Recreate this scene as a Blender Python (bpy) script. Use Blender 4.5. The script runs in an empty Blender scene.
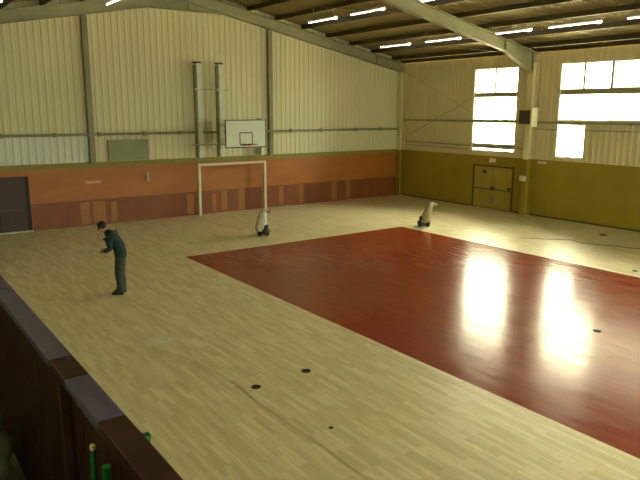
import bpy, bmesh, math, random
from mathutils import Vector, Matrix
random.seed(7)
C = bpy.context.scene.collection
PI = math.pi
scn = bpy.context.scene

# ------------------------------------------------------------------ materials
def rgb(h):
    h = h.lstrip('#'); v = [int(h[i:i+2], 16) / 255 for i in (0, 2, 4)]
    return tuple(((c / 12.92) if c <= .04045 else ((c + .055) / 1.055) ** 2.4) for c in v) + (1,)

def mat(name, col, rough=.6, metal=0, var=.12, scale=3, bump=0, stretch=(1, 1, 1), spec=.4, bscale=None):
    m = bpy.data.materials.new(name); m.use_nodes = True
    nt = m.node_tree; n = nt.nodes; l = nt.links
    b = n['Principled BSDF']
    b.inputs['Roughness'].default_value = rough
    b.inputs['Metallic'].default_value = metal
    b.inputs['Specular IOR Level'].default_value = spec
    tc = n.new('ShaderNodeTexCoord'); mp = n.new('ShaderNodeMapping'); mp.inputs['Scale'].default_value = stretch
    nz = n.new('ShaderNodeTexNoise'); nz.inputs['Scale'].default_value = scale; nz.inputs['Detail'].default_value = 5
    l.new(tc.outputs['Object'], mp.inputs['Vector']); l.new(mp.outputs[0], nz.inputs['Vector'])
    rp = n.new('ShaderNodeValToRGB')
    c = rgb(col) if isinstance(col, str) else col
    rp.color_ramp.elements[0].position = .3; rp.color_ramp.elements[1].position = .7
    rp.color_ramp.elements[0].color = tuple(x * (1 - var) for x in c[:3]) + (1,)
    rp.color_ramp.elements[1].color = tuple(min(1, x * (1 + var)) for x in c[:3]) + (1,)
    l.new(nz.outputs['Fac'], rp.inputs['Fac']); l.new(rp.outputs[0], b.inputs['Base Color'])
    if bump:
        bp = n.new('ShaderNodeBump'); bp.inputs['Strength'].default_value = bump; bp.inputs['Distance'].default_value = .02
        n2 = n.new('ShaderNodeTexNoise'); n2.inputs['Scale'].default_value = bscale or scale * 6
        l.new(mp.outputs[0], n2.inputs['Vector']); l.new(n2.outputs['Fac'], bp.inputs['Height']); l.new(bp.outputs[0], b.inputs['Normal'])
    return m

def parquet(name, c1, c2, mortar, rough, spec, tone=.25, bump=.15, rvar=0.0, coat=0):
    m = bpy.data.materials.new(name); m.use_nodes = True
    nt = m.node_tree; n = nt.nodes; l = nt.links
    b = n['Principled BSDF']; b.inputs['Roughness'].default_value = rough; b.inputs['Specular IOR Level'].default_value = spec
    b.inputs['Coat Weight'].default_value = coat; b.inputs['Coat Roughness'].default_value = .12
    tc = n.new('ShaderNodeTexCoord'); sp = n.new('ShaderNodeSeparateXYZ'); cb = n.new('ShaderNodeCombineXYZ')
    l.new(tc.outputs['Object'], sp.inputs[0]); l.new(sp.outputs['Y'], cb.inputs['X']); l.new(sp.outputs['X'], cb.inputs['Y'])
    br = n.new('ShaderNodeTexBrick'); br.inputs['Scale'].default_value = 1
    br.inputs['Brick Width'].default_value = .55; br.inputs['Row Height'].default_value = .085
    br.inputs['Mortar Size'].default_value = .0016; br.inputs['Mortar Smooth'].default_value = .3
    br.inputs['Color1'].default_value = rgb(c1); br.inputs['Color2'].default_value = rgb(c2); br.inputs['Mortar'].default_value = rgb(mortar)
    br.offset = .37; br.offset_frequency = 3
    l.new(cb.outputs[0], br.inputs['Vector'])
    # long streaks of tone along the boards
    mp = n.new('ShaderNodeMapping'); mp.inputs['Scale'].default_value = (.9, 7, 1); l.new(cb.outputs[0], mp.inputs['Vector'])
    nz = n.new('ShaderNodeTexNoise'); nz.inputs['Scale'].default_value = 1.3; nz.inputs['Detail'].default_value = 6; nz.inputs['Roughness'].default_value = .65
    l.new(mp.outputs[0], nz.inputs['Vector'])
    mr = n.new('ShaderNodeMapRange'); mr.inputs['From Min'].default_value = .3; mr.inputs['From Max'].default_value = .7
    mr.inputs['To Min'].default_value = 1 - tone; mr.inputs['To Max'].default_value = 1 + tone
    l.new(nz.outputs['Fac'], mr.inputs['Value'])
    mx = n.new('ShaderNodeVectorMath'); mx.operation = 'SCALE'
    l.new(br.outputs['Color'], mx.inputs[0]); l.new(mr.outputs[0], mx.inputs['Scale']); l.new(mx.outputs[0], b.inputs['Base Color'])
    # roughness variation: half-dry lacquer
    n3 = n.new('ShaderNodeTexNoise'); n3.inputs['Scale'].default_value = 1.1; n3.inputs['Detail'].default_value = 3
    l.new(mp.outputs[0], n3.inputs['Vector'])
    m3 = n.new('ShaderNodeMapRange'); m3.inputs['From Min'].default_value = .3; m3.inputs['From Max'].default_value = .7
    m3.inputs['To Min'].default_value = max(.02, rough - rvar); m3.inputs['To Max'].default_value = rough + rvar
    l.new(n3.outputs['Fac'], m3.inputs['Value']); l.new(m3.outputs[0], b.inputs['Roughness'])
    return m

def emis(name, col, s):
    m = bpy.data.materials.new(name); m.use_nodes = True
    b = m.node_tree.nodes['Principled BSDF']; b.inputs['Base Color'].default_value = rgb(col)
    b.inputs['Emission Color'].default_value = rgb(col); b.inputs['Emission Strength'].default_value = s
    return m

def glass(c=(.93, .95, .93, 1)):
    m = bpy.data.materials.new('window glass'); m.use_nodes = True
    nt = m.node_tree; nt.nodes.clear(); n = nt.nodes; l = nt.links
    o = n.new('ShaderNodeOutputMaterial'); mx = n.new('ShaderNodeMixShader'); t = n.new('ShaderNodeBsdfTransparent'); g = n.new('ShaderNodeBsdfGlossy')
    g.inputs['Roughness'].default_value = .03; t.inputs['Color'].default_value = c
    fr = n.new('ShaderNodeFresnel'); fr.inputs['IOR'].default_value = 1.3
    l.new(fr.outputs[0], mx.inputs[0]); l.new(t.outputs[0], mx.inputs[1]); l.new(g.outputs[0], mx.inputs[2]); l.new(mx.outputs[0], o.inputs[0])
    return m

M = {
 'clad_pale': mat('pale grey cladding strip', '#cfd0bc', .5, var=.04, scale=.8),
 'clad': mat('beige cladding', '#d2c99c', .55, var=.05, scale=.8, stretch=(1, 1, .3)),
 'clad2': mat('beige cladding of window wall', '#d3c798', .55, var=.05, scale=.8),
 'steel': mat('green grey painted steel', '#96916b', .5, var=.08, scale=2),
 'steel_d': mat('dull steel post paint', '#87815c', .6, var=.08, scale=2),
 'purlin': mat('brown grey purlin steel', '#5c4e2e', .5, var=.12, scale=1.5, stretch=(1, .3, 1)),
 'roof': mat('roof sheet', '#94855a', .7, var=.12, scale=1.2),
 'olive': mat('olive wall paint', '#97801f', .55, var=.10, scale=.7),
 'olive_l': mat('olive yellow door paint', '#a8953a', .5, var=.08, scale=1),
 'olive_d': mat('dark olive frame paint', '#4f441c', .6),
 'stripe': mat('olive stripe', '#85782c', .6, var=.06),
 'wood_up': mat('orange brown panelling', '#a15f1a', .5, var=.10, scale=1.2, stretch=(.5, 1, 2)),
 'wood_lo': mat('red brown panelling', '#7e4017', .5, var=.16, scale=1.4, stretch=(1.5, 1, .3)),
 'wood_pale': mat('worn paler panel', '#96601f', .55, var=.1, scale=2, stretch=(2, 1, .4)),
 'door_dark': mat('dark brown door', '#3e2512', .5, var=.15, scale=2, stretch=(2, 1, .3)),
 'door_edge': mat('near black frame', '#1d120c', .6),
 'white': mat('white paint', '#d8d4c4', .5, var=.04),
 'goal': mat('cream goal paint', '#c9bb98', .45, var=.05),
 'board': mat('backboard white', '#cfd2b6', .4, var=.03),
 'line': mat('black lines', '#22231c', .5),
 'rim': mat('orange red rim', '#b5452c', .45, var=.05),
 'green_post': mat('pale green post', '#c9d0b4', .5, var=.05),
 'board_grey': mat('grey green board', '#8b8d68', .6, var=.08, scale=1),
 'pink': mat('pinkish label', '#c98f72', .6),
 'brown_box': mat('brown speaker cloth', '#4d4029', .8, var=.1, scale=30),
 'cream': mat('cream casing', '#d9cf9f', .5, var=.03),
 'cap': mat('violet grey cap', '#5f5d86', .45, var=.12, scale=9, bump=.1),
 'cap_br': mat('dark brown cap', '#341a20', .45, var=.12, scale=9),
 'parapet': mat('dark red brown boards', '#2a0c0a', .5, var=.2, scale=4, stretch=(1, 5, .4)),
 'parapet_post': mat('dark post', '#3b2620', .4, var=.1),
 'batten': mat('brown batten', '#6b3a22', .5),
 'green': mat('green enamel', '#186a2e', .4, var=.1),
 'sack': mat('pale green sack', '#9fae9c', .7, var=.2, scale=20),
 'concrete': mat('gallery concrete', '#6b665c', .8, var=.1),
 'skin': mat('skin', '#a57b5a', .5, var=.04),
 'hair': mat('black hair', '#17130f', .6, var=.1, scale=40),
 'jacket': mat('dark teal cloth', '#1b312c', .85, var=.15, scale=12, bump=.3),
 'trousers': mat('dark grey cloth', '#34352b', .85, var=.15, scale=12, bump=.3),
 'shoe': mat('black shoe', '#15130f', .5),
 'bag': mat('dusty pale bag cloth', '#c6c0a2', .85, var=.12, scale=10, bump=.4),
 'bag2': mat('dusty tan housing', '#a3946a', .7, var=.1, scale=10),
 'machine': mat('dark machine casting', '#3f3f30', .5, var=.2, scale=8),
 'machine2': mat('grey metal', '#8a8873', .35, metal=.3, var=.1),
 'rubber': mat('black rubber', '#15140f', .7),
 'hole': mat('black socket', '#0e0b07', .8),
 'cable': mat('grey cable', '#b9b6a0', .5),
 'cable_d': mat('brown cable', '#6d5528', .6),
 'tube': emis('lamp tube', '#fff8e6', 4),
 'lampbody': mat('lamp body white', '#b5b09a', .5, var=.03),
 'glass': glass(), 'glass_tinted': glass((.45, .45, .43, 1)),
 'asphalt': mat('pale yard concrete', '#d6d1be', .9, var=.08, scale=.3),
 'plain': parquet('sanded maple parquet', '#dacfa5', '#c6b686', '#b3a172', .36, .5, tone=.13, bump=.06, rvar=.05),
 'red': parquet('lacquered red parquet', '#86341a', '#7d2f16', '#772b14', .20, .15, tone=.12, bump=0, rvar=.06),
}

# ------------------------------------------------------------------ mesh helpers
def link(name, bm, m, parent=None, smooth=False):
    bmesh.ops.recalc_face_normals(bm, faces=bm.faces)
    me = bpy.data.meshes.new(name); bm.to_mesh(me); bm.free()
    ms = m if isinstance(m, (list, tuple)) else [m]
    for x in ms: me.materials.append(x)
    if smooth:
        for p in me.polygons: p.use_smooth = True
    o = bpy.data.objects.new(name, me); C.objects.link(o)
    if parent is not None: o.parent = parent
    return o

def box(bm, x0, x1, y0, y1, z0, z1, bev=0, mi=0):
    x0, x1 = sorted((x0, x1)); y0, y1 = sorted((y0, y1)); z0, z1 = sorted((z0, z1))
    vs = [bm.verts.new(p) for p in ((x0,y0,z0),(x1,y0,z0),(x1,y1,z0),(x0,y1,z0),(x0,y0,z1),(x1,y0,z1),(x1,y1,z1),(x0,y1,z1))]
    fs = [bm.faces.new([vs[i] for i in f]) for f in ((0,3,2,1),(4,5,6,7),(0,1,5,4),(1,2,6,5),(2,3,7,6),(3,0,4,7))]
    for f in fs: f.material_index = mi
    if bev:
        es = list({e for f in fs for e in f.edges})
        bmesh.ops.bevel(bm, geom=es, offset=bev, segments=2, affect='EDGES', profile=.5)

def prism(bm, pts, ax, a, b):
    """polygon pts in the two other axes, extruded from a to b along ax ('x','y','z')"""
    def P(u, v, w):
        return {'x': (w, u, v), 'y': (u, w, v), 'z': (u, v, w)}[ax]
    A = [bm.verts.new(P(u, v, a)) for u, v in pts]; B = [bm.verts.new(P(u, v, b)) for u, v in pts]
    bm.faces.new(A); bm.faces.new(B[::-1]); n = len(pts)
    for i in range(n): bm.faces.new((A[i], A[(i+1) % n], B[(i+1) % n], B[i]))

def tube(bm, pts, r, seg=8, caps=True, r2=None):
    pts = [Vector(p) for p in pts]; rings = []
    n = len(pts); up = None
    for i, p in enumerate(pts):
        d = (pts[min(i+1, n-1)] - pts[max(i-1, 0)]).normalized()
        if up is None:
            up = d.orthogonal().normalized()
        else:
            up = (up - d * up.dot(d)).normalized()
        s = d.cross(up)
        rr = r if r2 is None else r + (r2 - r) * i / (n - 1)
        rings.append([bm.verts.new(p + (up * math.cos(2*PI*k/seg) + s * math.sin(2*PI*k/seg)) * rr) for k in range(seg)])
    for a, b in zip(rings, rings[1:]):
        for k in range(seg): bm.faces.new((a[k], a[(k+1) % seg], b[(k+1) % seg], b[k]))
    if caps: bm.faces.new(rings[0][::-1]); bm.faces.new(rings[-1])

def lathe(bm, c, prof, seg=20, ax='z', sx=1, sy=1):
    c = Vector(c); rings = []
    for r, h in prof:
        ring = []
        for k in range(seg):
            a = 2*PI*k/seg; u, v = r*math.cos(a)*sx, r*math.sin(a)*sy
            p = {'z': (u, v, h), 'x': (h, u, v), 'y': (u, h, v)}[ax]
            ring.append(bm.verts.new(c + Vector(p)))
        rings.append(ring)
    for a, b in zip(rings, rings[1:]):
        for k in range(seg): bm.faces.new((a[k], a[(k+1) % seg], b[(k+1) % seg], b[k]))
    bm.faces.new(rings[0][::-1]); bm.faces.new(rings[-1])

def ellipsoid(bm, c, r, seg=16, rot=None):
    g = bmesh.ops.create_uvsphere(bm, u_segments=seg, v_segments=seg // 2 + 2, radius=1)
    mt = Matrix.Translation(c) @ (rot or Matrix.Identity(4)) @ Matrix.Diagonal((r[0], r[1], r[2], 1))
    bmesh.ops.transform(bm, matrix=mt, verts=g['verts'])

def tag(o, label=None, cat=None, group=None, kind=None):
    if label: o['label'] = label
    if cat: o['category'] = cat
    if group: o['group'] = group
    if kind: o['kind'] = kind
    return o

def thing(name, label, cat, loc=(0, 0, 0), rz=0, group=None):
    o = bpy.data.objects.new(name, None); C.objects.link(o)
    o.location = loc; o.rotation_euler = (0, 0, rz); o.empty_display_size = .2
    return tag(o, label, cat, group)

def struct(name, bm, m, parent=None, smooth=False):
    o = link(name, bm, m, parent, smooth)
    if parent is None: o['kind'] = 'structure'
    return o

def copy_tree(o, parent=None):
    c = o.copy(); C.objects.link(c)
    if parent is not None: c.parent = parent
    for ch in list(o.children): copy_tree(ch, c)
    return c

def B(fn):
    bm = bmesh.new(); fn(bm); return bm

def boxes(*bs, bev=0):
    bm = bmesh.new()
    for b in bs: box(bm, *b, bev=bev)
    return bm

# ------------------------------------------------------------------ hall dimensions
W = 23.6; L = 40.5; RX = -W / 2; BAY = 8.09
def slope(x): return .195 * (-x if x > RX else W + x)          # rise above the eave
def roof_bot(x): return 6.22 + slope(x)                        # underside of the rafters
def roof_top(x): return 6.68 + slope(x)                        # top of the rafters

# ---- corrugated cladding: trapezoid ribs, closed back
PITCH = .25
def prof_pts(a, b):
    """list of (t, depth) across [a,b] (a<b); ribs stand 30 mm proud"""
    out = []
    k = math.floor(a / PITCH)
    while k * PITCH < b:
        s = k * PITCH
        for dt, d in ((0, 0), (.13, 0), (.15, .016), (.23, .016)):
            t = s + dt
            if a + 1e-4 < t < b - 1e-4: out.append((t, d))
        out.append((s + PITCH, 0)) if a + 1e-4 < s + PITCH < b - 1e-4 else None
        k += 1
    pts = [(a, 0)] + out + [(b, 0)]
    q = [pts[0]]
    for p in pts[1:]:
        if p[0] - q[-1][0] > 1e-4: q.append(p)
    return q

def clad(bm, axis, a, b, zlo, zhi, face, sign, back):
    """axis 'x': wall in the XZ plane at Y=face, ribs towards sign*Y. axis 'y': in YZ at X=face."""
    zl = zlo if callable(zlo) else (lambda t: zlo); zh = zhi if callable(zhi) else (lambda t: zhi)
    pts = prof_pts(a, b); F = []; K = []
    for t, d in pts:
        if axis == 'x':
            F.append((bm.verts.new((t, face + sign * d, zl(t))), bm.verts.new((t, face + sign * d, zh(t)))))
            K.append((bm.verts.new((t, back, zl(t))), bm.verts.new((t, back, zh(t)))))
        else:
            F.append((bm.verts.new((face + sign * d, t, zl(t))), bm.verts.new((face + sign * d, t, zh(t)))))
            K.append((bm.verts.new((back, t, zl(t))), bm.verts.new((back, t, zh(t)))))
    for i in range(len(pts) - 1):
        bm.faces.new((F[i][0], F[i+1][0], F[i+1][1], F[i][1]))
        bm.faces.new((K[i][0], K[i][1], K[i+1][1], K[i+1][0]))
        bm.faces.new((F[i][0], K[i][0], K[i+1][0], F[i+1][0]))
        bm.faces.new((F[i][1], F[i+1][1], K[i+1][1], K[i][1]))
    for j in (0, -1):
        bm.faces.new((F[j][0], F[j][1], K[j][1], K[j][0]))

# ------------------------------------------------------------------ floor
RX0, RX1, RY0, RY1 = -15.38, -6.5, -25.15, -7.15               # red court
T = .15
struct('floor', boxes((-W-.2, RX0, -L-.2, .2, -T, 0), (RX1, .2, -L-.2, .2, -T, 0), (RX0, RX1, RY1, .2, -T, 0), (RX0, RX1, -L-.2, RY0, -T, 0)), M['plain'])
o = struct('floor_court', boxes((RX0, RX1, RY0, RY1, -T, 0)), M['red'])
struct('ground', boxes((.6, 60, -90, 60, -.5, -.3)), M['asphalt'])

# ------------------------------------------------------------------ walls
FW = [(-8.8, -1.2)]  # unseen front-wall opening, added and sized to brighten the hall
h1 = 2.37
zt = lambda t: roof_top(t) + .2
bm = bmesh.new()
clad(bm, 'x', -W, RX, h1, zt, 0, -1, .2); clad(bm, 'x', RX, 0, h1, zt, 0, -1, .2)
box(bm, -W, 0, 0, .2, -.1, h1)
struct('wall_back', bm, M['clad'])
bm = bmesh.new()
for a, b in ((RX, -10.8), (-1.2, 0), (-W, RX)): clad(bm, 'x', a, b, h1, zt, -L, 1, -L-.2)
for a, b in FW: clad(bm, 'x', a, b, h1, 2.6, -L, 1, -L-.2); clad(bm, 'x', a, b, 6.3, zt, -L, 1, -L-.2)
box(bm, -W, 0, -L-.2, -L, -.1, h1)
struct('wall_front', bm, M['clad'])
bm = bmesh.new()
LW = [(-39.5, -33.5), (-31.2, -25.5)]  # unseen left-wall openings, added to light the right side and near floor
for a, b in ((-L, -39.5), (-33.5, -31.2), (-25.5, 0)): clad(bm, 'y', a, b, h1, 6.9, -W, 1, -W-.2)
for a, b in LW: clad(bm, 'y', a, b, h1, 4.0, -W, 1, -W-.2); clad(bm, 'y', a, b, 6.2, 6.9, -W, 1, -W-.2)
box(bm, -W-.2, -W, -L, 0, -.1, h1)
struct('wall_left', bm, M['clad'])

# right wall with its windows
Z1, Z2 = 2.53, 6.23
wins = []      # (y_lo, y_hi, z_lo, z_hi)
wins.append((-7.15, -4.73, 2.57, 6.22))
wins.append((-15.3, -9.13, 3.98, 6.23))
wins.append((-10.43, -9.13, 2.52, 3.86))
for i in (2, 3, 4):  # windows repeated on the unseen bays and heightened to admit more light
    wins.append((-BAY*(i+1) + .9, -BAY*i - 1.0, 3.98 if i == 2 else 2.53, 6.23))
bm = bmesh.new()
def rw(y0, y1, z0, z1): clad(bm, 'y', y0, y1, z0, z1, 0, -1, .2)
TOP = 6.72
rw(-4.73, 0, h1, TOP); rw(-7.15, -4.73, h1, 2.57); rw(-7.15, -4.73, 6.22, TOP); rw(-9.13, -7.15, h1, TOP)
rw(-10.43, -9.13, h1, 2.52); rw(-10.43, -9.13, 3.86, 3.98); rw(-15.3, -10.43, h1, 3.98); rw(-15.3, -9.13, 6.23, TOP)
prev = -15.3
for (a, b, z0, z1) in wins[3:]:
    rw(b, prev, h1, TOP); rw(a, b, h1, z0); rw(a, b, z1, TOP); prev = a
rw(-L, prev, h1, TOP)
struct('wall_right', bm, M['clad2'])
DY0, DY1, DZ = -7.28, -5.02, 1.95
bm = bmesh.new()
box(bm, -.035, .2, -L, DY0, -.1, h1); box(bm, -.035, .2, DY1, 0, -.1, h1); box(bm, -.035, .2, DY0, DY1, DZ, h1)
struct('wall_right_dado', bm, M['olive'])
struct('trim_1', boxes((-.075, -.035, -L, DY0 - .06, 0, .06), (-.075, -.035, DY1 + .06, -.12, 0, .06)), M['olive_d'])

def window(idx, y0, y1, z0, z1, mull, trans):
    root = None
    fx0, fx1 = .07, .13; w = .05
    bm = boxes((fx0, fx1, y0, y0+w, z0, z1), (fx0, fx1, y1-w, y1, z0, z1), (fx0, fx1, y0+w, y1-w, z0, z0+w), (fx0, fx1, y0+w, y1-w, z1-w, z1))
    # sill and painted reveal
    box(bm, -.05, fx0, y0 - .02, y1 + .02, z0 - .03, z0 + .004)
    root = struct('window_%d' % idx, bm, M['white'])
    for (ty, tz0, tz1) in trans:
        link('transom', boxes((.02, .15, y0+w, y1-w, tz0, tz1)), M['steel'], root)
    for (my, mz0, mz1, mw) in mull:
        link('mullion', boxes((.05, .12, my-mw, my+mw, mz0, mz1)), M['steel_d'], root)
    if idx <= 3: link('jamb', boxes((-.05, .069, y1 - .13, y1 - .002, z0 + .005, z1 - .002)), M['cream'], root)
    sp = -11.33 if idx == 2 else None
    if sp:      # the panes past the second mullion are tinted to let less light through
        link('pane', boxes((.095, .103, sp, y1-w, z0+w, z1-w)), M['glass'], root)
        link('pane', boxes((.095, .103, y0+w, sp, z0+w, z1-w)), M['glass_tinted'], root)
    else: link('pane', boxes((.095, .103, y0+w, y1-w, z0+w, z1-w)), M['glass'], root)
    return root
window(1, *wins[0], [(-5.93, 5.14, 6.17, .03)], [(0, 4.96, 5.16), (0, 3.84, 3.99), (0, 2.70, 2.92)])
window(2, *wins[1], [(y, 5.2, 6.18, .035) for y in (-10.2, -11.33, -12.5, -13.7)], [(0, 5.0, 5.22)])
window(3, *wins[2], [], [])
for i, w_ in enumerate(wins[3:]):
    window(4 + i, *w_, [(w_[1] - 1.12 * k, 5.2, 6.18, .02) for k in range(1, 6)], [(0, 5.0, 5.22)])

def fill_window(idx, ax, a, b, z0, z1, face):  # frame and pane for the unseen windows added as fill
    def bb(u0, u1, d0, d1, q0, q1): return (face - d1, face - d0, u0, u1, q0, q1) if ax == 'y' else (u0, u1, face - d1, face - d0, q0, q1)
    w = .06
    r = struct('window_%d' % idx, boxes(bb(a, a+w, .07, .13, z0, z1), bb(b-w, b, .07, .13, z0, z1), bb(a+w, b-w, .07, .13, z0, z0+w), bb(a+w, b-w, .07, .13, z1-w, z1)), M['white'])
    for k in range(1, 5):
        m_ = a + (b - a) * k / 5; link('mullion', boxes(bb(m_-.025, m_+.025, .07, .12, z0+w, z1-w)), M['steel_d'], r)
    link('pane', boxes(bb(a+w, b-w, .095, .103, z0+w, z1-w)), M['glass'], r)
for i, (a, b) in enumerate(LW): fill_window(7 + i, 'y', a, b, 4.0, 6.2, -W)
for i, (a, b) in enumerate(FW): fill_window(9 + i, 'x', a, b, 2.6, 6.3, -L)

# ------------------------------------------------------------------ roof
bm = bmesh.new()
ys = prof_pts(-L - .2, .2)
for (xa, xb) in ((.25, RX), (RX, -W - .25)):
    A = [bm.verts.new((xa, y, roof_top(xa) + .22 - d)) for y, d in ys]; Bv = [bm.verts.new((xb, y, roof_top(xb) + .22 - d)) for y, d in ys]
    A2 = [bm.verts.new((xa, y, roof_top(xa) + .34)) for y, d in ys]; B2 = [bm.verts.new((xb, y, roof_top(xb) + .34)) for y, d in ys]
    for i in range(len(ys) - 1):
        bm.faces.new((A[i], A[i+1], Bv[i+1], Bv[i])); bm.faces.new((A2[i], B2[i], B2[i+1], A2[i+1]))
    for q in (0, -1): bm.faces.new((A[q], Bv[q], B2[q], A2[q]))
    bm.faces.new((A[0], A2[0], A2[-1], A[-1])) if False else None
struct('ceiling', bm, M['roof'])

# purlins: Z sections along the hall, each a thing
ords = ['at the right eave', 'first up from the right eave', 'second up from the right eave', 'third up from the right eave', 'fourth up from the right eave',
        'fifth up from the right eave', 'sixth up from the right eave', 'seventh up from the right eave', 'just right of the ridge']
def purlin(x, label, side):
    zb = roof_top(x); s = side
    bm = bmesh.new(); t = .012
    # web leans with the roof; bottom flange, small lip, top flange
    prism(bm, [(x, zb), (x + t, zb), (x + t, zb + .185), (x, zb + .185)], 'y', -L, 0)
    prism(bm, [(x, zb), (x - s*.065, zb), (x - s*.065, zb + t), (x, zb + t)], 'y', -L, 0)
    prism(bm, [(x - s*.065, zb), (x - s*.065 - t, zb), (x - s*.065 - t, zb + .03), (x - s*.065, zb + .03)], 'y', -L, 0)
    prism(bm, [(x + t, zb + .175), (x + t + s*.065, zb + .175), (x + t + s*.065, zb + .185), (x + t, zb + .185)], 'y', -L, 0)
    o = link('purlin', bm, M['purlin']); tag(o, label, 'roof beam', 'roof purlins running the length of the hall')
for k in range(9):
    x = -.12 if k == 0 else -.76 - (k - 1) * 1.38
    purlin(x, 'brown-grey steel roof purlin on the right slope, ' + ords[k], 1)
for k in range(9):
    x = -W + (.12 if k == 0 else .76 + (k - 1) * 1.38)
    purlin(x, 'brown-grey steel roof purlin on the left slope, ' + ords[k].replace('right', 'left'), -1)

# ------------------------------------------------------------------ portal frames
def ibeam_rafter(bm, y, hw, xa, xb, dz_bot=0):
    """I rafter on one slope between xa and xb, web + two flanges"""
    ft = .03
    def q(x0, x1, f0, f1, y0, y1):
        bmv = [(x0, y0, f0(x0)), (x1, y0, f0(x1)), (x1, y1, f0(x1)), (x0, y1, f0(x0)), (x0, y0, f1(x0)), (x1, y0, f1(x1)), (x1, y1, f1(x1)), (x0, y1, f1(x0))]
        vs = [bm.verts.new(p) for p in bmv]
        for f in ((0,3,2,1),(4,5,6,7),(0,1,5,4),(1,2,6,5),(2,3,7,6),(3,0,4,7)): bm.faces.new([vs[i] for i in f])
    rb = lambda x: roof_bot(x); rt = lambda x: roof_top(x) - .01
    if dz_bot: lx0, lx1 = (-2.17, xb) if xa > RX else (xa, -W + 2.17)
    else: lx0, lx1 = xa, xb
    q(lx0, lx1, rb, lambda x: rb(x) + ft, y - hw, y + hw)
    q(xa, xb, lambda x: rt(x) - ft, rt, y - hw, y + hw)
    q(xa, xb, lambda x: rb(x) + .001, lambda x: rt(x) - ft, y - .01, y + .01)

def frame(y, label, haunch=True, hw=.11):
    t = thing('portal_frame', label, 'steel frame', (0, 0, 0), 0, 'steel portal frames of the hall')
    for s, (xa, xb) in ((1, (-.08, RX)), (-1, (RX, -W + .08))):
        link('rafter', B(lambda bm: ibeam_rafter(bm, y, hw, xa, xb, haunch)), M['steel'], t)
    def apex(bm):
        e = 10.3 - 11.8
        pts = [(RX + 1.5, roof_bot(RX + 1.5)), (RX, roof_bot(RX)), (RX - 1.5, roof_bot(RX - 1.5))]
        prism(bm, pts, 'y', y - .012, y + .012)
        box(bm, RX - 1.5, RX + 1.5, y - hw, y + hw, roof_bot(RX - 1.5) - .03, roof_bot(RX - 1.5))
        box(bm, RX - .02, RX + .02, y - hw, y + hw, roof_bot(RX - 1.5), roof_top(RX) - .05)
    link('apex_haunch', B(apex), M['steel'], t)
    for s in (1, -1):
        X = lambda v: -v if s == 1 else -W + v
        cx0, cx1 = (X(.05), X(.42)) if haunch else (X(.05), X(.32))
        ztop = roof_bot(X(.4))
        def col(bm, z0, z1):
            box(bm, cx0, X(.08), y - .13, y + .13, z0, z1); box(bm, X(.385 if haunch else .29), cx1, y - .13, y + .13, z0, z1)
            box(bm, X(.08), X(.385 if haunch else .29), y - .012, y + .012, z0, z1)
        link('column', B(lambda bm: col(bm, h1, ztop + .0)), M['clad2'], t)
        link('column_base', B(lambda bm: col(bm, 0, h1)), M['olive'] if s == 1 else M['steel'], t)
        if haunch:
            def hh(bm):
                prism(bm, [(X(.42), 5.93), (X(2.17), roof_bot(X(2.17))), (X(.42), roof_bot(X(.42)))], 'y', y - .012, y + .012)
                p0, p1 = Vector((X(.42), 5.93)), Vector((X(2.17), roof_bot(X(2.17))))
                prism(bm, [(p0.x, p0.y - .03), (p1.x, p1.y - .03), (p1.x, p1.y), (p0.x, p0.y)], 'y', y - hw, y + hw)
                box(bm, X(.42), X(.45), y - hw, y + hw, 5.9, roof_top(X(.42)) - .03)
            link('eave_haunch', B(hh), M['steel'], t)
            link('stiffener', boxes((X(2.16), X(2.20), y - hw, y + hw, roof_bot(X(2.18)) + .01, roof_top(X(2.18)) - .04)), M['steel'], t)
        else:
            link('stiffener', boxes((X(1.95), X(1.98), y - hw, y + hw, roof_bot(X(1.96)) + .01, roof_top(X(1.96)) - .04)), M['steel'], t)
frame(-.2, 'greenish-grey steel portal frame standing against the back wall', False)
frame(-BAY, 'greenish-grey steel portal frame whose rafter crosses the ceiling down to between the two windows')
for i in (2, 3, 4): frame(-BAY * i, ['', '', 'greenish-grey steel portal frame, second out from the back wall', 'greenish-grey steel portal frame, third out from the back wall', 'greenish-grey steel portal frame nearest the front wall'][i])

# gable posts, girts, rods
for x, lb in ((-15.88, 'dull steel post on the beige back wall, left of the pale green posts'), (-8.0, 'dull steel post on the beige back wall, right of the backboard')):
    bm = bmesh.new()
    ztop = roof_bot(x) - .01
    box(bm, x - .1, x + .1, -.19, -.175, h1 + .02, ztop); box(bm, x - .1, x + .1, -.055, -.04, h1 + .02, ztop); box(bm, x - .008, x + .008, -.175, -.055, h1 + .02, ztop)
    tag(link('gable_post', bm, M['steel_d']), lb, 'steel post', 'gable posts on the back wall')
for x, lb in ((-19.6, 'dull steel gable post on the back wall, above the dark brown door'),):
    bm = bmesh.new(); ztop = roof_bot(x) - .01
    box(bm, x - .1, x + .1, -.19, -.175, h1 + .02, ztop); box(bm, x - .1, x + .1, -.055, -.04, h1 + .02, ztop); box(bm, x - .008, x + .008, -.175, -.055, h1 + .02, ztop)
    tag(link('gable_post', bm, M['steel_d']), lb, 'steel post', 'gable posts on the back wall')

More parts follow.
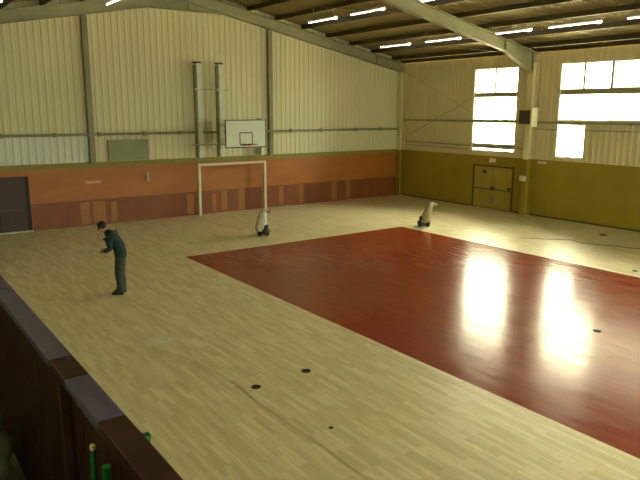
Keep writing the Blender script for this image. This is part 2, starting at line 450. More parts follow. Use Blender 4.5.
t = thing('wall_rail', 'long grey steel rail along the back wall at backboard height', 'rail')
link('rail', boxes((-W + .45, -.36, -.30, -.20, 3.40, 3.43), (-W + .45, -.36, -.215, -.20, 3.43, 3.50), (-W + .45, -.36, -.30, -.285, 3.43, 3.455)), M['steel_d'], t)
for x in (-21, -19, -17.22, -15.62, -13.85, -12.4, -7.0, -5.3, -3.2, -1.6):
    link('clamp', boxes((x - .06, x + .06, -.315, -.19, 3.37, 3.53), bev=.01), M['steel_d'], t)
t = thing('wall_rail', 'grey steel rail along the window wall below the upper panes', 'rail')
link('rail', boxes((-.16, -.06, -L, -.45, 3.88, 3.91), (-.075, -.06, -L, -.45, 3.91, 3.97), (-.16, -.145, -L, -.45, 3.91, 3.93)), M['steel'], t) if False else None
for a, b in ((-.4, -BAY + .16), (-BAY - .16, -BAY*2 + .16), (-BAY*2 - .16, -BAY*3 + .16), (-BAY*3 - .16, -BAY*4 + .16)):
    link('rail', boxes((-.16, -.06, b, a, 3.86, 3.89), (-.075, -.06, b, a, 3.89, 3.95), (-.16, -.145, b, a, 3.89, 3.91)), M['steel'], t)
t = thing('cable_conduit', 'pair of thin pipes low on the beige wall between the corner and the nearest window', 'pipe')
link('pipe', B(lambda bm: tube(bm, [(-.08, -.45, 2.84), (-.08, -4.2, 2.80), (-.08, -7.8, 2.78)], .02)), M['steel_d'], t)
link('pipe', B(lambda bm: tube(bm, [(-.08, -.45, 2.66), (-.08, -4.2, 2.62), (-.08, -4.7, 2.62)], .015)), M['steel_d'], t)
link('pipe', B(lambda bm: tube(bm, [(-.07, -BAY-.2, 3.62), (-.07, -15.9, 3.62)], .014)), M['steel_d'], t)

def rod(a, b, lb, grp):
    tag(link('bracing_rod', B(lambda bm: tube(bm, [a, b], .010, 6)), M['steel_d']), lb, 'brace', grp)
rod((-.22, -.45, 6.3), (-.22, -7.75, 3.0), 'thin steel bracing rod sloping down from the corner across the first window', 'wall bracing rods')
rod((-.26, -.45, 2.95), (-.26, -7.75, 6.2), 'thin steel bracing rod rising from the corner towards the first window top', 'wall bracing rods')
for (xa, xb, tx) in ((-.6, -5.6, 'nearer the eave'), (-5.9, -11.2, 'nearer the ridge')):
    rod((xa, -.45, roof_top(xa) - .10), (xb, -BAY + .15, roof_top(xb) - .10), 'thin roof bracing rod leaving the back wall, ' + tx, 'roof bracing rods')
    rod((xa, -BAY + .15, roof_top(xa) - .16), (xb, -.45, roof_top(xb) - .16), 'thin roof bracing rod crossing the other, ' + tx, 'roof bracing rods')

# ------------------------------------------------------------------ back wall panelling, stripe, door
bm = bmesh.new(); D0, D1 = -20.2, -18.2
box(bm, D1, -.05, -.05, 0, .98, 2.22); box(bm, -W, D0, -.05, 0, .98, 2.22); box(bm, D0, D1, -.05, 0, 2.0, 2.22)
struct('trim_2', bm, M['wood_up'])
bm = bmesh.new()
box(bm, D1, -.05, -.045, 0, 0, .98); box(bm, -W, D0, -.045, 0, 0, .98)
# board joints
lo = struct('trim_3', bm, M['wood_lo'])
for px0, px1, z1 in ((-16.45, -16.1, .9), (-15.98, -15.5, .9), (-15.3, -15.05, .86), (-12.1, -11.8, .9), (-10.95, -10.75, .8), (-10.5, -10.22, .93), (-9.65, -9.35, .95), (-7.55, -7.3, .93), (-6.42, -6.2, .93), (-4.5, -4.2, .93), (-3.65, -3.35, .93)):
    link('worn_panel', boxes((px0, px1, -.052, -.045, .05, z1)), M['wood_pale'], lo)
struct('trim_4', boxes((-W, -.05, -.06, 0, 2.22, 2.40)), M['stripe'])
struct('baseboard_back', boxes((D1, -.36, -.07, -.045, 0, .05)), M['wood_lo'])
d = struct('door_1', boxes((D0, D1, -.02, 0, 0, 2.0)), M['door_edge'])
link('leaf', boxes((D0 + .05, -19.21, -.045, -.02, .05, 1.96)), M['door_dark'], d); link('leaf', boxes((-19.19, D1 - .12, -.045, -.02, .05, 1.96)), M['door_dark'], d)
link('rail', boxes((D0 + .1, D1 - .25, -.06, -.045, .80, .83)), M['batten'], d)
link('light_gap', boxes((D0, D1 + .02, -.14, -.02, 0, .03)), M['white'], d)  # white strip standing in for the light gap under the door
link('frame', boxes((D1 - .12, D1, -.07, -.02, 0, 2.0)), M['door_edge'], d)

# door on the window wall
d = struct('door_2', boxes((.0, .05, DY0, DY1, 0, DZ)), M['olive_d'])
link('frame', boxes((-.06, 0, DY0, DY0 + .06, 0, DZ), (-.06, 0, DY1 - .06, DY1, 0, DZ), (-.06, 0, DY0 + .06, DY1 - .06, DZ - .06, DZ)), M['olive_d'], d)
for a, b in ((DY0 + .07, -6.16), (-6.14, DY1 - .07)):
    link('leaf', boxes((-.03, 0, a, b, .03, DZ - .07)), M['olive_l'], d)
link('push_bar', boxes((-.09, -.06, DY0 + .12, DY1 - .12, .87, .905), (-.06, -.03, DY0 + .14, DY0 + .2, .86, .92), (-.06, -.03, DY1 - .2, DY1 - .14, .86, .92)), M['olive_d'], d)
link('handle', boxes((-.10, -.03, -6.28, -6.08, .85, 1.02), bev=.01), M['machine'], d)
link('latch', boxes((-.08, -.03, -7.16, -7.02, .92, 1.04), bev=.01), M['machine'], d)
link('door_plate', boxes((-.045, -.03, -5.78, -5.56, 1.58, 1.74), bev=.005), M['machine'], d)
link('kick_plate', boxes((-.045, -.03, -6.28, -6.1, .2, .6)), M['steel'], d)

def smallbox(name, b, m, lb, cat, grp=None, face=None):
    t = thing(name, lb, cat, (0, 0, 0), 0, grp)
    link('casing', boxes(b, bev=.012), m, t)
    if face: link('cover', boxes(face, bev=.004), M['cream'], t)
    return t
smallbox('emergency_light', (-.14, -.034, -6.29, -5.98, 2.10, 2.27), M['white'], 'small white box light fixed above the olive double door', 'light', None, (-.155, -.14, -6.27, -6.0, 2.12, 2.25))
smallbox('switch_box', (-.50, -.425, -8.20, -7.92, 1.46, 1.68), M['white'], 'white electrical box on the column right of the olive double door', 'electrical box', None, (-.51, -.50, -8.18, -7.94, 1.48, 1.66))
smallbox('junction_box', (-.1, -.034, -8.86, -8.48, 2.22, 2.30), M['white'], 'small flat white box at the top of the olive dado below the tall lower pane', 'electrical box')
smallbox('wall_socket', (-13.83, -13.70, -.1, -.052, 1.55, 1.90), M['steel'], 'small pale fitting on the brown panelling left of the goal', 'wall fitting')
smallbox('wall_label', (-16.2, -15.62, -.065, -.052, 1.60, 1.70), M['pink'], 'small pinkish strip label on the brown panelling above the worn boards', 'label')
# speaker beside window 1
t = thing('wall_speaker', 'brown-fronted cream box speaker mounted high between the two windows', 'speaker')
link('casing', boxes((-.80, -.44, -8.50, -7.92, 3.80, 4.42), bev=.01), M['cream'], t)
link('grille', boxes((-.815, -.80, -8.48, -7.94, 3.83, 4.39)), M['brown_box'], t)  # brown front, cream side: shade and window light partly put into the colours
link('side_panel', boxes((-.84, -.44, -8.58, -8.50, 3.72, 4.50), bev=.006), M['cream'], t)
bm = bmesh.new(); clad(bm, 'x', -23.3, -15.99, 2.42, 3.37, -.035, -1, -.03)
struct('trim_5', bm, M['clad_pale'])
# grey-green sheet on the wall
tag(link('wall_board', boxes((-15.28, -13.68, -.12, -.035, 2.42, 3.22), bev=.008), M['board_grey']), 'grey-green rectangular sheet hung on the cladding above the pinkish label', 'board')

# two tall posts for the folding backboard
for x, lb in ((-11.56, 'left one of two tall pale green posts on the wall beside the backboard'), (-10.58, 'right one of two tall pale green posts on the wall beside the backboard')):
    t = thing('mounting_post', lb, 'post', (x, -.33, 0), 0, 'pair of tall posts by the backboard')
    link('shaft', boxes((-.09, .10, -.12, .09, 2.42, 6.2), bev=.012), M['green_post'], t)
    link('shade_strip', boxes((-.15, -.09, -.02, .09, 2.42, 6.15)), M['steel_d'], t)  # darker strip standing in for the shadowed left side of the post
    link('top_cap', boxes((-.15, .12, -.13, .1, 6.2, 6.27), bev=.01), M['machine'], t)
    link('collar', boxes((-.2, .16, -.14, -.12, 5.14, 5.22)), M['white'], t)
t = thing('tie_bar', 'thin pale tie bars joining the two tall green posts', 'bar')
link('bar', boxes((-11.7, -10.25, -.50, -.47, 5.16, 5.19)), M['steel'], t); link('bar', boxes((-12.0, -9.9, -.50, -.47, 2.92, 2.98)), M['steel'], t)

# basketball backboard
BX, BY = -10.6, -2.5
t = thing('basketball_hoop', 'white rectangular backboard with black target square and orange-red rim on the back wall', 'basketball hoop', (BX, BY, 0))
bd = link('backboard', boxes((-.88, .88, -.02, .02, 2.94, 3.96)), M['board'], t)
def brd(bm):
    for b in ((-.9, .9, -.03, .03, 3.96, 3.99), (-.9, .9, -.03, .03, 2.90, 2.94), (-.9, -.88, -.03, .03, 2.94, 3.96), (.88, .9, -.03, .03, 2.94, 3.96)): box(bm, *b)
link('frame', B(brd), M['line'], bd)
def sq(bm):
    a = .295; w = .035
    for b in ((-a, a, -.025, -.02, 3.47, 3.47 + w), (-a, -a + w, -.025, -.02, 3.06, 3.47), (a - w, a, -.025, -.02, 3.06, 3.47), (-a, a, -.025, -.02, 3.06 - w, 3.06)): box(bm, *b)
link('target_square', B(sq), M['line'], bd)
def rim(bm):
    tube(bm, [(.225*math.cos(a), -.42 + .225*math.sin(a), 3.05) for a in [2*PI*k/24 for k in range(25)]], .016, 6, False)
    box(bm, -.08, .08, -.2, -.02, 3.0, 3.06)
    tube(bm, [(-.15, -.25, 3.05), (-.08, -.03, 2.96)], .01, 6); tube(bm, [(.15, -.25, 3.05), (.08, -.03, 2.96)], .01, 6)
link('rim', B(rim), M['rim'], t)
def net(bm):
    for k in range(12):
        a = 2*PI*k/12; b = a + .5
        tube(bm, [(.22*math.cos(a), -.42 + .22*math.sin(a), 3.04), (.15*math.cos(b), -.42 + .15*math.sin(b), 2.86)], .004, 4)
for sx, ex in ((-.6, .13), (.6, 1.95)):
    def arm(bm, sx=sx, ex=ex):
        tube(bm, [(sx, .03, 3.75), (ex, 2.02, 3.75)], .03, 8); tube(bm, [(sx, .03, 3.12), (ex, 2.02, 3.12)], .03, 8)
        tube(bm, [(sx, .05, 3.12), (ex, 2.0, 3.72)], .02, 6)
    link('support_arm', B(arm), M['steel_d'], t)
link('support_post', boxes((1.9, 2.02, 2.02, 2.44, 2.43, 4.0)), M['green_post'], t)

# handball goal
gx, gy = -11.70, -.45
t = thing('goal', 'cream-painted goal frame without a net standing before the brown panelling', 'goal', (gx, gy, 0))
link('post', boxes((-.055, .055, -.055, .055, 0, 2.08), bev=.008), M['goal'], t)
link('post', boxes((3.105, 3.215, -.055, .055, 0, 2.08), bev=.008), M['goal'], t)
link('crossbar', boxes((-.055, 3.215, -.055, .055, 2.08, 2.18), bev=.008), M['goal'], t)
for x in (0, 3.16):
    link('stay', B(lambda bm: tube(bm, [(x, .06, 2.0), (x, .30, .03)], .014, 6)), M['steel_d'], t)

# ------------------------------------------------------------------ ceiling lamps
def lamp(x, y, z, lb):
    if lamp.first is None:
        t = thing('ceiling_lamp', lb, 'lamp', (x, y, z), 0, 'strip lamps under the roof')
        link('body', boxes((-.07, .07, -1.0, 1.0, .07, .12), (-.015, .015, -.8, -.77, .12, .22), (-.015, .015, .77, .8, .12, .22), bev=.004), M['lampbody'], t)
        tb = link('tube', B(lambda bm: tube(bm, [(0, -.97, .03), (0, .97, .03)], .022, 10)), M['tube'], t)
        link('end_bulb', B(lambda bm: lathe(bm, (0, -.9, .035), [(.02, -.12), (.05, -.07), (.062, 0), (.05, .06), (.02, .1)], 12, 'y')), M['tube'], t)
        lamp.first = t
        return
    t = copy_tree(lamp.first); t.location = (x, y, z); t['label'] = lb
lamp.first = None
nth = ['nearest the back wall', 'second from the back wall', 'third from the back wall', 'fourth from the back wall', 'fifth from the back wall']
for X, Z, nm, ysx in ((-2.83, 7.20, 'row nearest the windows', (-2.5, -5.4, -8.75, -11.45, -14.3)), (-6.83, 7.98, 'row halfway up the right slope', (-2.4, -5.27, -8.6, -11.4))):
    for k, y in enumerate(ysx):
        lamp(X, y, Z, 'lit strip lamp in the ' + nm + ', ' + nth[k])
lamp(-15.25, -1.85, 8.0, 'lit white strip lamp on the left roof slope, just left of the ridge')
lamp(-19.35, -3.45, 7.3, 'lit white strip lamp on the left roof slope, farthest left')

# ------------------------------------------------------------------ floor sockets, cables
for x, y, r, lb in ((-18.29, -16.38, .075, 'black round floor socket in the pale parquet, left one of the near pair'),
                 (-17.27, -16.32, .075, 'black round floor socket in the pale parquet, right one of the near pair'),
                 (-1.69, -12.55, .13, 'black round floor socket near the olive wall on the far right'),
                 (-11.34, -18.09, .075, 'dark round floor socket in the glossy red court'),
                 (-18.11, -18.15, .03, 'small brown plug in the pale parquet nearest the camera'),
                 (-5.89, -15.96, .07, 'small dark socket at the far edge of the red court, right side')):
    t = thing('floor_socket', lb, 'floor socket', (x, y, 0), 0, 'round sockets in the floor')
    link('ring', B(lambda bm: lathe(bm, (0, 0, 0), [(r * 1.12, 0), (r * 1.12, .004), (r, .006), (r * .98, .006)], 20)), M['machine'], t)
    link('cup', B(lambda bm: lathe(bm, (0, 0, 0), [(r * .97, 0), (r * .97, .009), (r * .5, .0085)], 20)), M['hole'], t)
pts = [(-18.95, -13.9, .008), (-18.75, -14.4, .008), (-18.59, -14.96, .008), (-18.52, -15.6, .008), (-18.48, -16.26, .008), (-18.53, -16.91, .008), (-18.5, -17.7, .008), (-18.48, -18.39, .008), (-18.5, -18.99, .008), (-18.47, -19.47, .008), (-18.6, -20.6, .008), (-19.2, -22, .008)]
def coil(bm):
    tube(bm, pts, .003, 6)
    for k in range(3):
        cx, cy = -18.85 + .06*k, -13.5 + .05*k; R1 = .34 - .05*k
        tube(bm, [(cx + R1*math.cos(a)*1.1, cy + R1*.55*math.sin(a),   .005 + .008*k) for a in [2*PI*j/20 for j in range(21)]], .004, 5, False)
tag(link('power_cable', B(coil), M['cable']), 'thin grey cable coiled on pale parquet and running past the near floor sockets', 'cable')
tag(link('power_cable', B(lambda bm: tube(bm, [(-4.6, -11.2, .008), (-3.9, -12.0, .008), (-3.48, -12.4, .008), (-3.66, -12.9, .008), (-3.29, -13.7, .008), (-2.93, -14.54, .008), (-2.8, -15.6, .008)], .008, 6)), M['cable_d']), 'thin brown cable on the floor between the red court and the olive wall', 'cable')

# ------------------------------------------------------------------ floor sanding machines
def sander(loc, rz, lb, mirror):
    t = thing('floor_sander', lb, 'floor sanding machine', loc, rz, 'floor sanding machines')
    s = mirror
    def base(bm):
        prism(bm, [(-.22*s, .06), (.20*s, .05), (.24*s, .14), (.16*s, .24), (-.12*s, .30), (-.24*s, .2)], 'y', -.15, .15)
        bmesh.ops.bevel(bm, geom=bm.edges[:], offset=.02, segments=2, affect='EDGES')
    link('base', B(base), M['machine'], t, True)
    link('motor', B(lambda bm: lathe(bm, (.08*s, 0, .30), [(.03, -.17), (.085, -.15), (.09, 0), (.085, .13), (.03, .15)], 16, 'y')), M['machine'], t, True)
    for y in (-.17, .17):
        link('wheel', B(lambda bm: lathe(bm, (-.14*s, y, .075), [(.03, -.02), (.075, -.018), (.075, .018), (.03, .02)], 16, 'y')), M['rubber'], t, True)
    link('drum', B(lambda bm: lathe(bm, (.14*s, 0, .062), [(.02, -.14), (.06, -.135), (.06, .135), (.02, .14)], 16, 'y')), M['rubber'], t, True)
    return t
rz = math.atan2(-.586, .81)
t = sander((-11.67, -5.58, 0), rz, 'floor sander with a fat pale dust bag, standing before the right goal post', 1)
def bag1(bm):
    ax = Vector((.12, 0, .76)); c0 = Vector((-.14, -.02, .12)); rings = []
    for h, a, b in ((0, .05, .06), (.06, .15, .15), (.25, .20, .18), (.5, .19, .18), (.75, .17, .16), (.92, .12, .12), (1.0, .04, .04)):
        c = c0 + ax * h
        rings.append([bm.verts.new(c + Vector((a*math.cos(2*PI*k/16)*(1 + .07*math.sin(3*k + h*9)), b*math.sin(2*PI*k/16), 0))) for k in range(16)])
    for p, q in zip(rings, rings[1:]):
        for k in range(16): bm.faces.new((p[k], p[(k+1) % 16], q[(k+1) % 16], q[k]))
    bm.faces.new(rings[0]); bm.faces.new(rings[-1])
link('dust_bag', B(bag1), M['bag'], t, True)
h = link('handle', B(lambda bm: (tube(bm, [(.10, 0, .3), (.08, 0, .6), (.10, 0, .84), (.22, 0, .87)], .018), tube(bm, [(.2, -.2, .87), (.2, .2, .87)], .016))), M['machine2'], t, True)
link('grip', B(lambda bm: (tube(bm, [(.2, -.24, .87), (.2, -.12, .87)], .024), tube(bm, [(.2, .12, .87), (.2, .24, .87)], .024))), M['rubber'], h, True)

t = sander((-5.70, -7.54, 0), rz, 'floor sander with a slim tan dust bag, near the far corner of the red court', -1)
def bag2(bm):
    ax = Vector((.20, 0, .78)); c0 = Vector((.02, -.05, .14)); rings = []
    for h, a, b in ((0, .10, .1), (.06, .21, .17), (.25, .20, .17), (.55, .15, .14), (.85, .12, .11), (.97, .08, .08), (1.0, .03, .03)):
        c = c0 + ax * h
        rings.append([bm.verts.new(c + Vector((a*math.cos(2*PI*k/16), b*math.sin(2*PI*k/16), 0))) for k in range(16)])
    for p, q in zip(rings, rings[1:]):
        for k in range(16): bm.faces.new((p[k], p[(k+1) % 16], q[(k+1) % 16], q[k]))
    bm.faces.new(rings[0]); bm.faces.new(rings[-1])
link('dust_bag', B(bag2), M['bag2'], t, True)
h = link('handle', B(lambda bm: (tube(bm, [(.14, 0, .35), (.30, 0, .72), (.33, 0, .82), (.42, 0, .86)], .028), tube(bm, [(.40, -.2, .86), (.40, .2, .86)], .03))), M['white'], t, True)
link('grip', B(lambda bm: (tube(bm, [(.4, -.24, .86), (.4, -.12,       .86)], .038), tube(bm, [(.4, .12, .86), (.4, .24, .86)], .038))), M['white'], h, True)

# ------------------------------------------------------------------ gallery with its parapet
GX0, GX1 = -22.57, -22.49          # cap inner / outer edge
GF, GY0, GY1 = 2.6, -34.0, -13.0
t = thing('gallery', 'raised side gallery with concrete deck along the left wall', 'gallery')
link('deck', boxes((-W + .46, -22.5, GY0, GY1, GF - .18, GF), (-W + .02, -W + .46, GY1 - 2.9, GY1, GF - .18, GF), (-W + .02, -W + .46, -24.1, -16.34, GF - .18, GF), (-W + .02, -W + .46, -32.2, -24.45, GF - .18, GF)), M['concrete'], t)
for y in (-14, -18.5, -22.0, -26.5, -31): link('support_post', boxes((-22.72, -22.56, y - .08, y + .08, 0, GF - .18)), M['steel_d'], t)
t = thing('parapet', 'dark red-brown boarded parapet with violet-grey and brown cap on the near gallery', 'parapet', (0, 0, 0))
bm = bmesh.new(); y = GY0
while y < GY1 - .01:
    y2 = min(y + .12, GY1); box(bm, -22.548, -22.512, y, y2 - .006, GF, 3.465); y = y2
box(bm, -22.538, -22.522, GY0, GY1, GF, 3.46)
link('boards', bm, M['parapet'], t)
segs = [(-13.0, -21.35, 'cap'), (-21.35, -22.42, 'cap'), (-22.42, -22.62, 'cap_br'), (-22.62, -22.97, 'cap'), (-22.97, -23.38, 'cap_br'), (-23.38, -25.6, 'cap'), (-25.6, -34.0, 'cap')]
for a, b, mm in segs:
    c = link('cap', boxes((GX0, GX1, b + .001, a - .001, 3.465, 3.5), bev=.004), M[mm], t)
    c['label'] = 'dark brown cap section' if mm == 'cap_br' else 'violet-grey cap section'
for y in (-14.5, -16.5, -18.5, -20.5, -22.56, -24.6, -26.6):
    p = link('post', boxes((-22.575, -22.55, y - .02, y + .02, GF, 3.463)), M['parapet_post'], t)
    link('batten', boxes((-22.565, -22.55, y + .022, y + .034, GF, 3.46)), M['batten'], p)
# green fittings at the parapet
t = thing('green_stand', 'pair of thin green uprights leaning inside the parapet, one with a cream tip', 'stand', (0, 0, 0))
link('upright', B(lambda bm: tube(bm, [(-22.62, -23.005, 2.6), (-22.592, -22.99, 3.44)], .0075, 8)), M['green'], t)
link('upright', B(lambda bm: tube(bm, [(-22.62, -23.14, 2.6), (-22.592, -23.11, 3.44)], .012, 8)), M['green'], t)
link('tip', B(lambda bm: lathe(bm, (-22.592, -22.99, 3.43), [(.008, 0), (.009, .006), (.008, .014), (.003, .018)], 10)), M['cream'], t)
link('crosspiece', B(lambda bm: tube(bm, [(-22.603, -22.995, 3.1), (-22.603, -23.125, 3.1)], .006, 6)), M['green'], t)
t = thing('green_post', 'green square post outside the parapet, its flat top showing past the cap', 'post', (-22.447, -22.992, 0))
link('shaft', boxes((-.03, .016, -.012, .012, .01, 3.422), bev=.002), M['green'], t)
link('top_plate', boxes((-.032, .018, -.014, .014, 3.422, 3.430), bev=.002), M['green'], t)
link('foot', boxes((-.1, .1, -.1, .1, 0, .01)), M['green'], t)
# pale sack on the gallery deck
def sack(bm):
    ellipsoid(bm, (0, 0, .19), (.12, .2, .19), 18)
    for v in bm.verts:
        v.co.x += .018*math.sin(v.co.z*40 + v.co.y*18); v.co.y += .02*math.sin(v.co.z*31); v.co.z = max(v.co.z, 0.0)
t = thing('plastic_sack', 'pale grey-green sack on the gallery deck against the parapet', 'sack', (-22.71, -21.55, GF))
link('sack_body', B(sack), M['sack'], t, True)
link('tie', B(lambda bm: tube(bm, [(0, 0, .36), (.01, .0, .42)], .03, 8, True, .045)), M['sack'], t, True)

# ------------------------------------------------------------------ the worker
def skinned(name, verts, edges, radii, m, parent, sub=2, root=0, flat=None):
    me = bpy.data.meshes.new(name); me.from_pydata(verts, edges, []); me.update()
    o = bpy.data.objects.new(name + '_src', me); C.objects.link(o)
    md = o.modifiers.new('s', 'SKIN'); md.use_smooth_shade = True; md.branch_smoothing = .4
    for i, r in enumerate(radii):
        r = r if isinstance(r, tuple) else (r, r)
        me.skin_vertices[0].data[i].radius = r
    for i in range(len(verts)): me.skin_vertices[0].data[i].use_root = (i == root)
    sb = o.modifiers.new('d', 'SUBSURF'); sb.levels = sub; sb.render_levels = sub
    dg = bpy.context.evaluated_depsgraph_get(); dg.update()
    ev = o.evaluated_get(dg); nm = bpy.data.meshes.new_from_object(ev, depsgraph=dg)
    bpy.data.objects.remove(o); nm.materials.clear(); nm.materials.append(m)
    for p in nm.polygons: p.use_smooth = True
    r = bpy.data.objects.new(name, nm); C.objects.link(r)
    if parent is not None: r.parent = parent
    return r

person = thing('person', 'person in dark teal jacket and grey trousers standing on pale floor, head bent down', 'person', (-18.29, -9.85, 0), math.radians(146))
person.scale = (1.02, 1.02, 1.02)
V = []; E_ = []; R_ = []
def nd(p, r, par=None):
    V.append(p); R_.append(r)
    if par is not None: E_.append((par, len(V) - 1))
    return len(V) - 1
pel = nd((-.05, 0, .97), (.115, .085))
sp1 = nd((-.03, 0, 1.12), (.115, .085), pel); ch = nd((.05, 0, 1.30), (.135, .10), sp1); uc = nd((.13, 0, 1.42), (.09, .07), ch)
nb = nd((.20, 0, 1.50), .055, uc); nk = nd((.235, 0, 1.53), .055, nb); hb = nd((.285, 0, 1.565), .078, nk); hd = nd((.33, 0, 1.61), .092, hb)
fc = nd((.375, 0, 1.55), .066, hd); cn = nd((.38, 0, 1.50), .036, fc); ns = nd((.447, 0, 1.55), .012, fc)
hands = []
for s in (1, -1):
    hp = nd((-.05, s*.09, .90), .085, pel); kn = nd((-.03, s*.10, .50), .055, hp); cf = nd((-.055, s*.10, .34), .052, kn); an = nd((-.06, s*.10, .09), .038, cf)
    hl = nd((-.08, s*.10, .045), .036, an); bl = nd((.09, s*.115, .035), .032, hl)
    sh = nd((.13, s*.165, 1.385), .034, uc); el = nd((.09, s*.24, 1.13), .038, sh); wr = nd((.27, s*.13, 1.04), .027, el); pm = nd((.325, s*.095, 1.025), (.034, .018), wr)
    hands.append((s, pm))
    for j, (ln, off) in enumerate(((.075, .030), (.085, .010), (.078, -.010), (.060, -.028))):
        k0 = nd((.352, s*(.075), 1.025 + off), .0105, pm); k1 = nd((.352 + ln*.4, s*.045, 1.012 + off), .009, k0); k2 = nd((.352 + ln*.45, s*.014, 1.000 + off), .0085, k1)
    t0 = nd((.315, s*.07, 1.052), .012, pm); t1 = nd((.338, s*.04, 1.07), .010, t0); t2 = nd((.352, s*.018, 1.072), .009, t1)
body = skinned('body', V, E_, R_, M['skin'], person, 2, pel)
for s in (1, -1):
    link('ear', B(lambda bm: ellipsoid(bm, (.32, s*.088, 1.565), (.022, .010, .032), 10)), M['skin'], person, True)
    link('eye', B(lambda bm: ellipsoid(bm, (.429, s*.03, 1.572), (.010, .013, .008), 10)), M['white'], person, True)
link('mouth', B(lambda bm: ellipsoid(bm, (.429, 0, 1.513), (.006, .022, .005), 10)), M['rim'], person, True)
def hair(bm):
    ellipsoid(bm, (.322, 0, 1.633), (.112, .104, .105), 20, Matrix.Rotation(math.radians(28), 4, 'Y'))
    for v in bm.verts:
        if v.co.x > .385 and v.co.z < 1.62: v.co.x = .385
        if v.co.z < 1.555: v.co.z = 1.555
        v.co.x += .004*math.sin(v.co.y*160); v.co.z += .004*math.sin(v.co.x*150 + v.co.y*90)
link('hair', B(hair), M['hair'], person, True)
# jacket
V = []; E_ = []; R_ = []
a0 = nd((-.075, 0, .82), (.185, .15)); a = nd((-.075, 0, .95), (.18, .15), a0); b = nd((-.05, 0, 1.12), (.175, .15), a); c = nd((.045, 0, 1.30), (.185, .155), b); d_ = nd((.135, 0, 1.41), (.15, .12), c); e = nd((.19, 0, 1.47), (.11, .10), d_); e2 = nd((.235, 0, 1.535), (.08, .07), e)
jk = skinned('jacket', V, E_, R_, M['jacket'], person, 2, 3)
for s in (1, -1):
    V = []; E_ = []; R_ = []
    q0 = nd((.10, s*.07, 1.37), .085); q1 = nd((.125, s*.17, 1.39), .108, q0); q2 = nd((.115, s*.215, 1.28), .082, q1); q3 = nd((.085, s*.24, 1.13), .072, q2); q4 = nd((.19, s*.18, 1.075), .062, q3); q5 = nd((.275, s*.13, 1.04), .054, q4)
    skinned('sleeve', V, E_, R_, M['jacket'], jk, 2, 1)
link('collar', B(lambda bm: tube(bm, [(.19, -.055, 1.51), (.165, 0, 1.535), (.19, .055, 1.51), (.24, .045, 1.50), (.26, 0, 1.485), (.24, -.045, 1.50), (.19, -.055, 1.51)], .016, 8)), M['jacket'], jk, True)
V = []; E_ = []; R_ = []
a0 = nd((-.07, 0, 1.02), (.15, .125)); a = nd((-.07, 0, .93), (.155, .13), a0)
for s in (1, -1):
    hp = nd((-.065, s*.085, .83), .12, a); kn = nd((-.03, s*.10, .50), .098, hp); sn = nd((-.05, s*.10, .28), .09, kn); hm = nd((-.055, s*.10, .06), .09, sn)
skinned('trousers', V, E_, R_, M['trousers'], person, 2, 0)
for s in (1, -1):
    def shoe(bm):
        pts = [(-.125, .0), (.14, .0), (.165, .025), (.15, .055), (.08, .075), (.0, .105), (-.10, .10), (-.13, .06)]
        prism(bm, pts, 'y', s*.11 - .043, s*.11 + .043)
        bmesh.ops.bevel(bm, geom=bm.edges[:], offset=.014, segments=3, affect='EDGES')
    link('shoe', B(shoe), M['shoe'], person, True)

# ------------------------------------------------------------------ daylight
w = bpy.data.worlds.new('overcast'); scn.world = w; w.use_nodes = True
bg = w.node_tree.nodes['Background']; bg.inputs['Strength'].default_value = 26
wn = w.node_tree.nodes; wl = w.node_tree.links      # overcast sky: warm towards the window side (+X), cool behind the camera (-Y)
wt = wn.new('ShaderNodeTexCoord'); wsx = wn.new('ShaderNodeSeparateXYZ'); wmr = wn.new('ShaderNodeMapRange'); wr_ = wn.new('ShaderNodeValToRGB')
wmr.inputs['From Min'].default_value = -1; wmr.inputs['From Max'].default_value = .2
wl.new(wt.outputs['Generated'], wsx.inputs[0]); wl.new(wsx.outputs['Y'], wmr.inputs['Value']); wl.new(wmr.outputs[0], wr_.inputs['Fac'])
wr_.color_ramp.elements[0].color = (.84, 1, .95, 1); wr_.color_ramp.elements[1].color = (1, .91, .61, 1)
wl.new(wr_.outputs[0], bg.inputs['Color'])
wm1 = wn.new('ShaderNodeMath'); wm1.operation = 'MAXIMUM'; wm1.inputs[1].default_value = 0; wl.new(wsx.outputs['Z'], wm1.inputs[0])
wm2 = wn.new('ShaderNodeMath'); wm2.operation = 'MULTIPLY_ADD'; wm2.inputs[1].default_value = 62; wm2.inputs[2].default_value = 14; wl.new(wm1.outputs[0], wm2.inputs[0])
wl.new(wm2.outputs[0], bg.inputs['Strength'])       # an overcast sky is brighter overhead than at the horizon
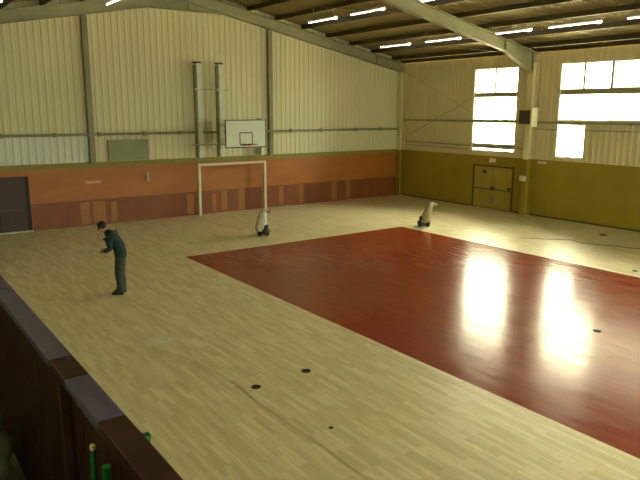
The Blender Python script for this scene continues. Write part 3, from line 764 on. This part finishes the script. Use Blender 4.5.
for i, (y0, y1, z0, z1) in enumerate(wins):
    ld = bpy.data.lights.new('window_daylight_%d' % (i + 1), 'AREA'); ld.shape = 'RECTANGLE'
    ld.size = y1 - y0; ld.size_y = z1 - z0; ld.cycles.is_portal = True
    lo_ = bpy.data.objects.new('window_daylight', ld); C.objects.link(lo_)
    lo_.location = (.22, (y0 + y1) / 2, (z0 + z1) / 2)
    lo_.rotation_euler = (Matrix(((0, 0, 1), (1, 0, 0), (0, 1, 0))).to_3x3()).to_euler()   # local -Z points into the hall (-X)

for (a, b) in LW:  # sky portals of the added left-wall windows
    ld = bpy.data.lights.new('left_fill_daylight', 'AREA'); ld.shape = 'RECTANGLE'; ld.size = b - a; ld.size_y = 2.2; ld.cycles.is_portal = True
    o = bpy.data.objects.new('window_daylight', ld); C.objects.link(o); o.location = (-W - .22, (a + b) / 2, 5.1)
    o.rotation_euler = (Matrix(((0, 0, -1), (1, 0, 0), (0, -1, 0))).to_3x3()).to_euler()
for (a, b) in FW:  # sky portal of the added front-wall window
    ld = bpy.data.lights.new('front_fill_daylight', 'AREA'); ld.shape = 'RECTANGLE'; ld.size = b - a; ld.size_y = 3.7; ld.cycles.is_portal = True
    o = bpy.data.objects.new('window_daylight', ld); C.objects.link(o); o.location = ((a + b) / 2, -L - .22, 4.45)
    o.rotation_euler = (math.radians(90), 0, 0)   # local -Z -> +Y

# ------------------------------------------------------------------ camera
cd = bpy.data.cameras.new('camera'); cam = bpy.data.objects.new('camera', cd); C.objects.link(cam)
cd.sensor_width = 36; cd.lens = 632.3935 * 36 / 640; cd.clip_start = .05; cd.clip_end = 300
yaw, pitch, roll = math.radians(35.90718598), math.radians(11.57171464), math.radians(.17807238)
f = Vector((math.sin(yaw)*math.cos(pitch), math.cos(yaw)*math.cos(pitch), -math.sin(pitch)))
r = Vector((math.cos(yaw), -math.sin(yaw), 0)); u = r.cross(f)
r2 = r*math.cos(roll) + u*math.sin(roll); u2 = -r*math.sin(roll) + u*math.cos(roll)
mt = Matrix.Identity(4)
for i in range(3):
    mt[i][0] = r2[i]; mt[i][1] = u2[i]; mt[i][2] = -f[i]
mt.translation = Vector((-23.0224, -24.6559, 4.354))
cam.matrix_world = mt
scn.camera = cam
scn.view_settings.view_transform = 'Standard'; scn.view_settings.look = 'None'; scn.view_settings.gamma = 1
scn.view_settings.use_curve_mapping = False
scn.view_settings.exposure = 0.22
scn.cycles.max_bounces = 10; scn.cycles.diffuse_bounces = 6
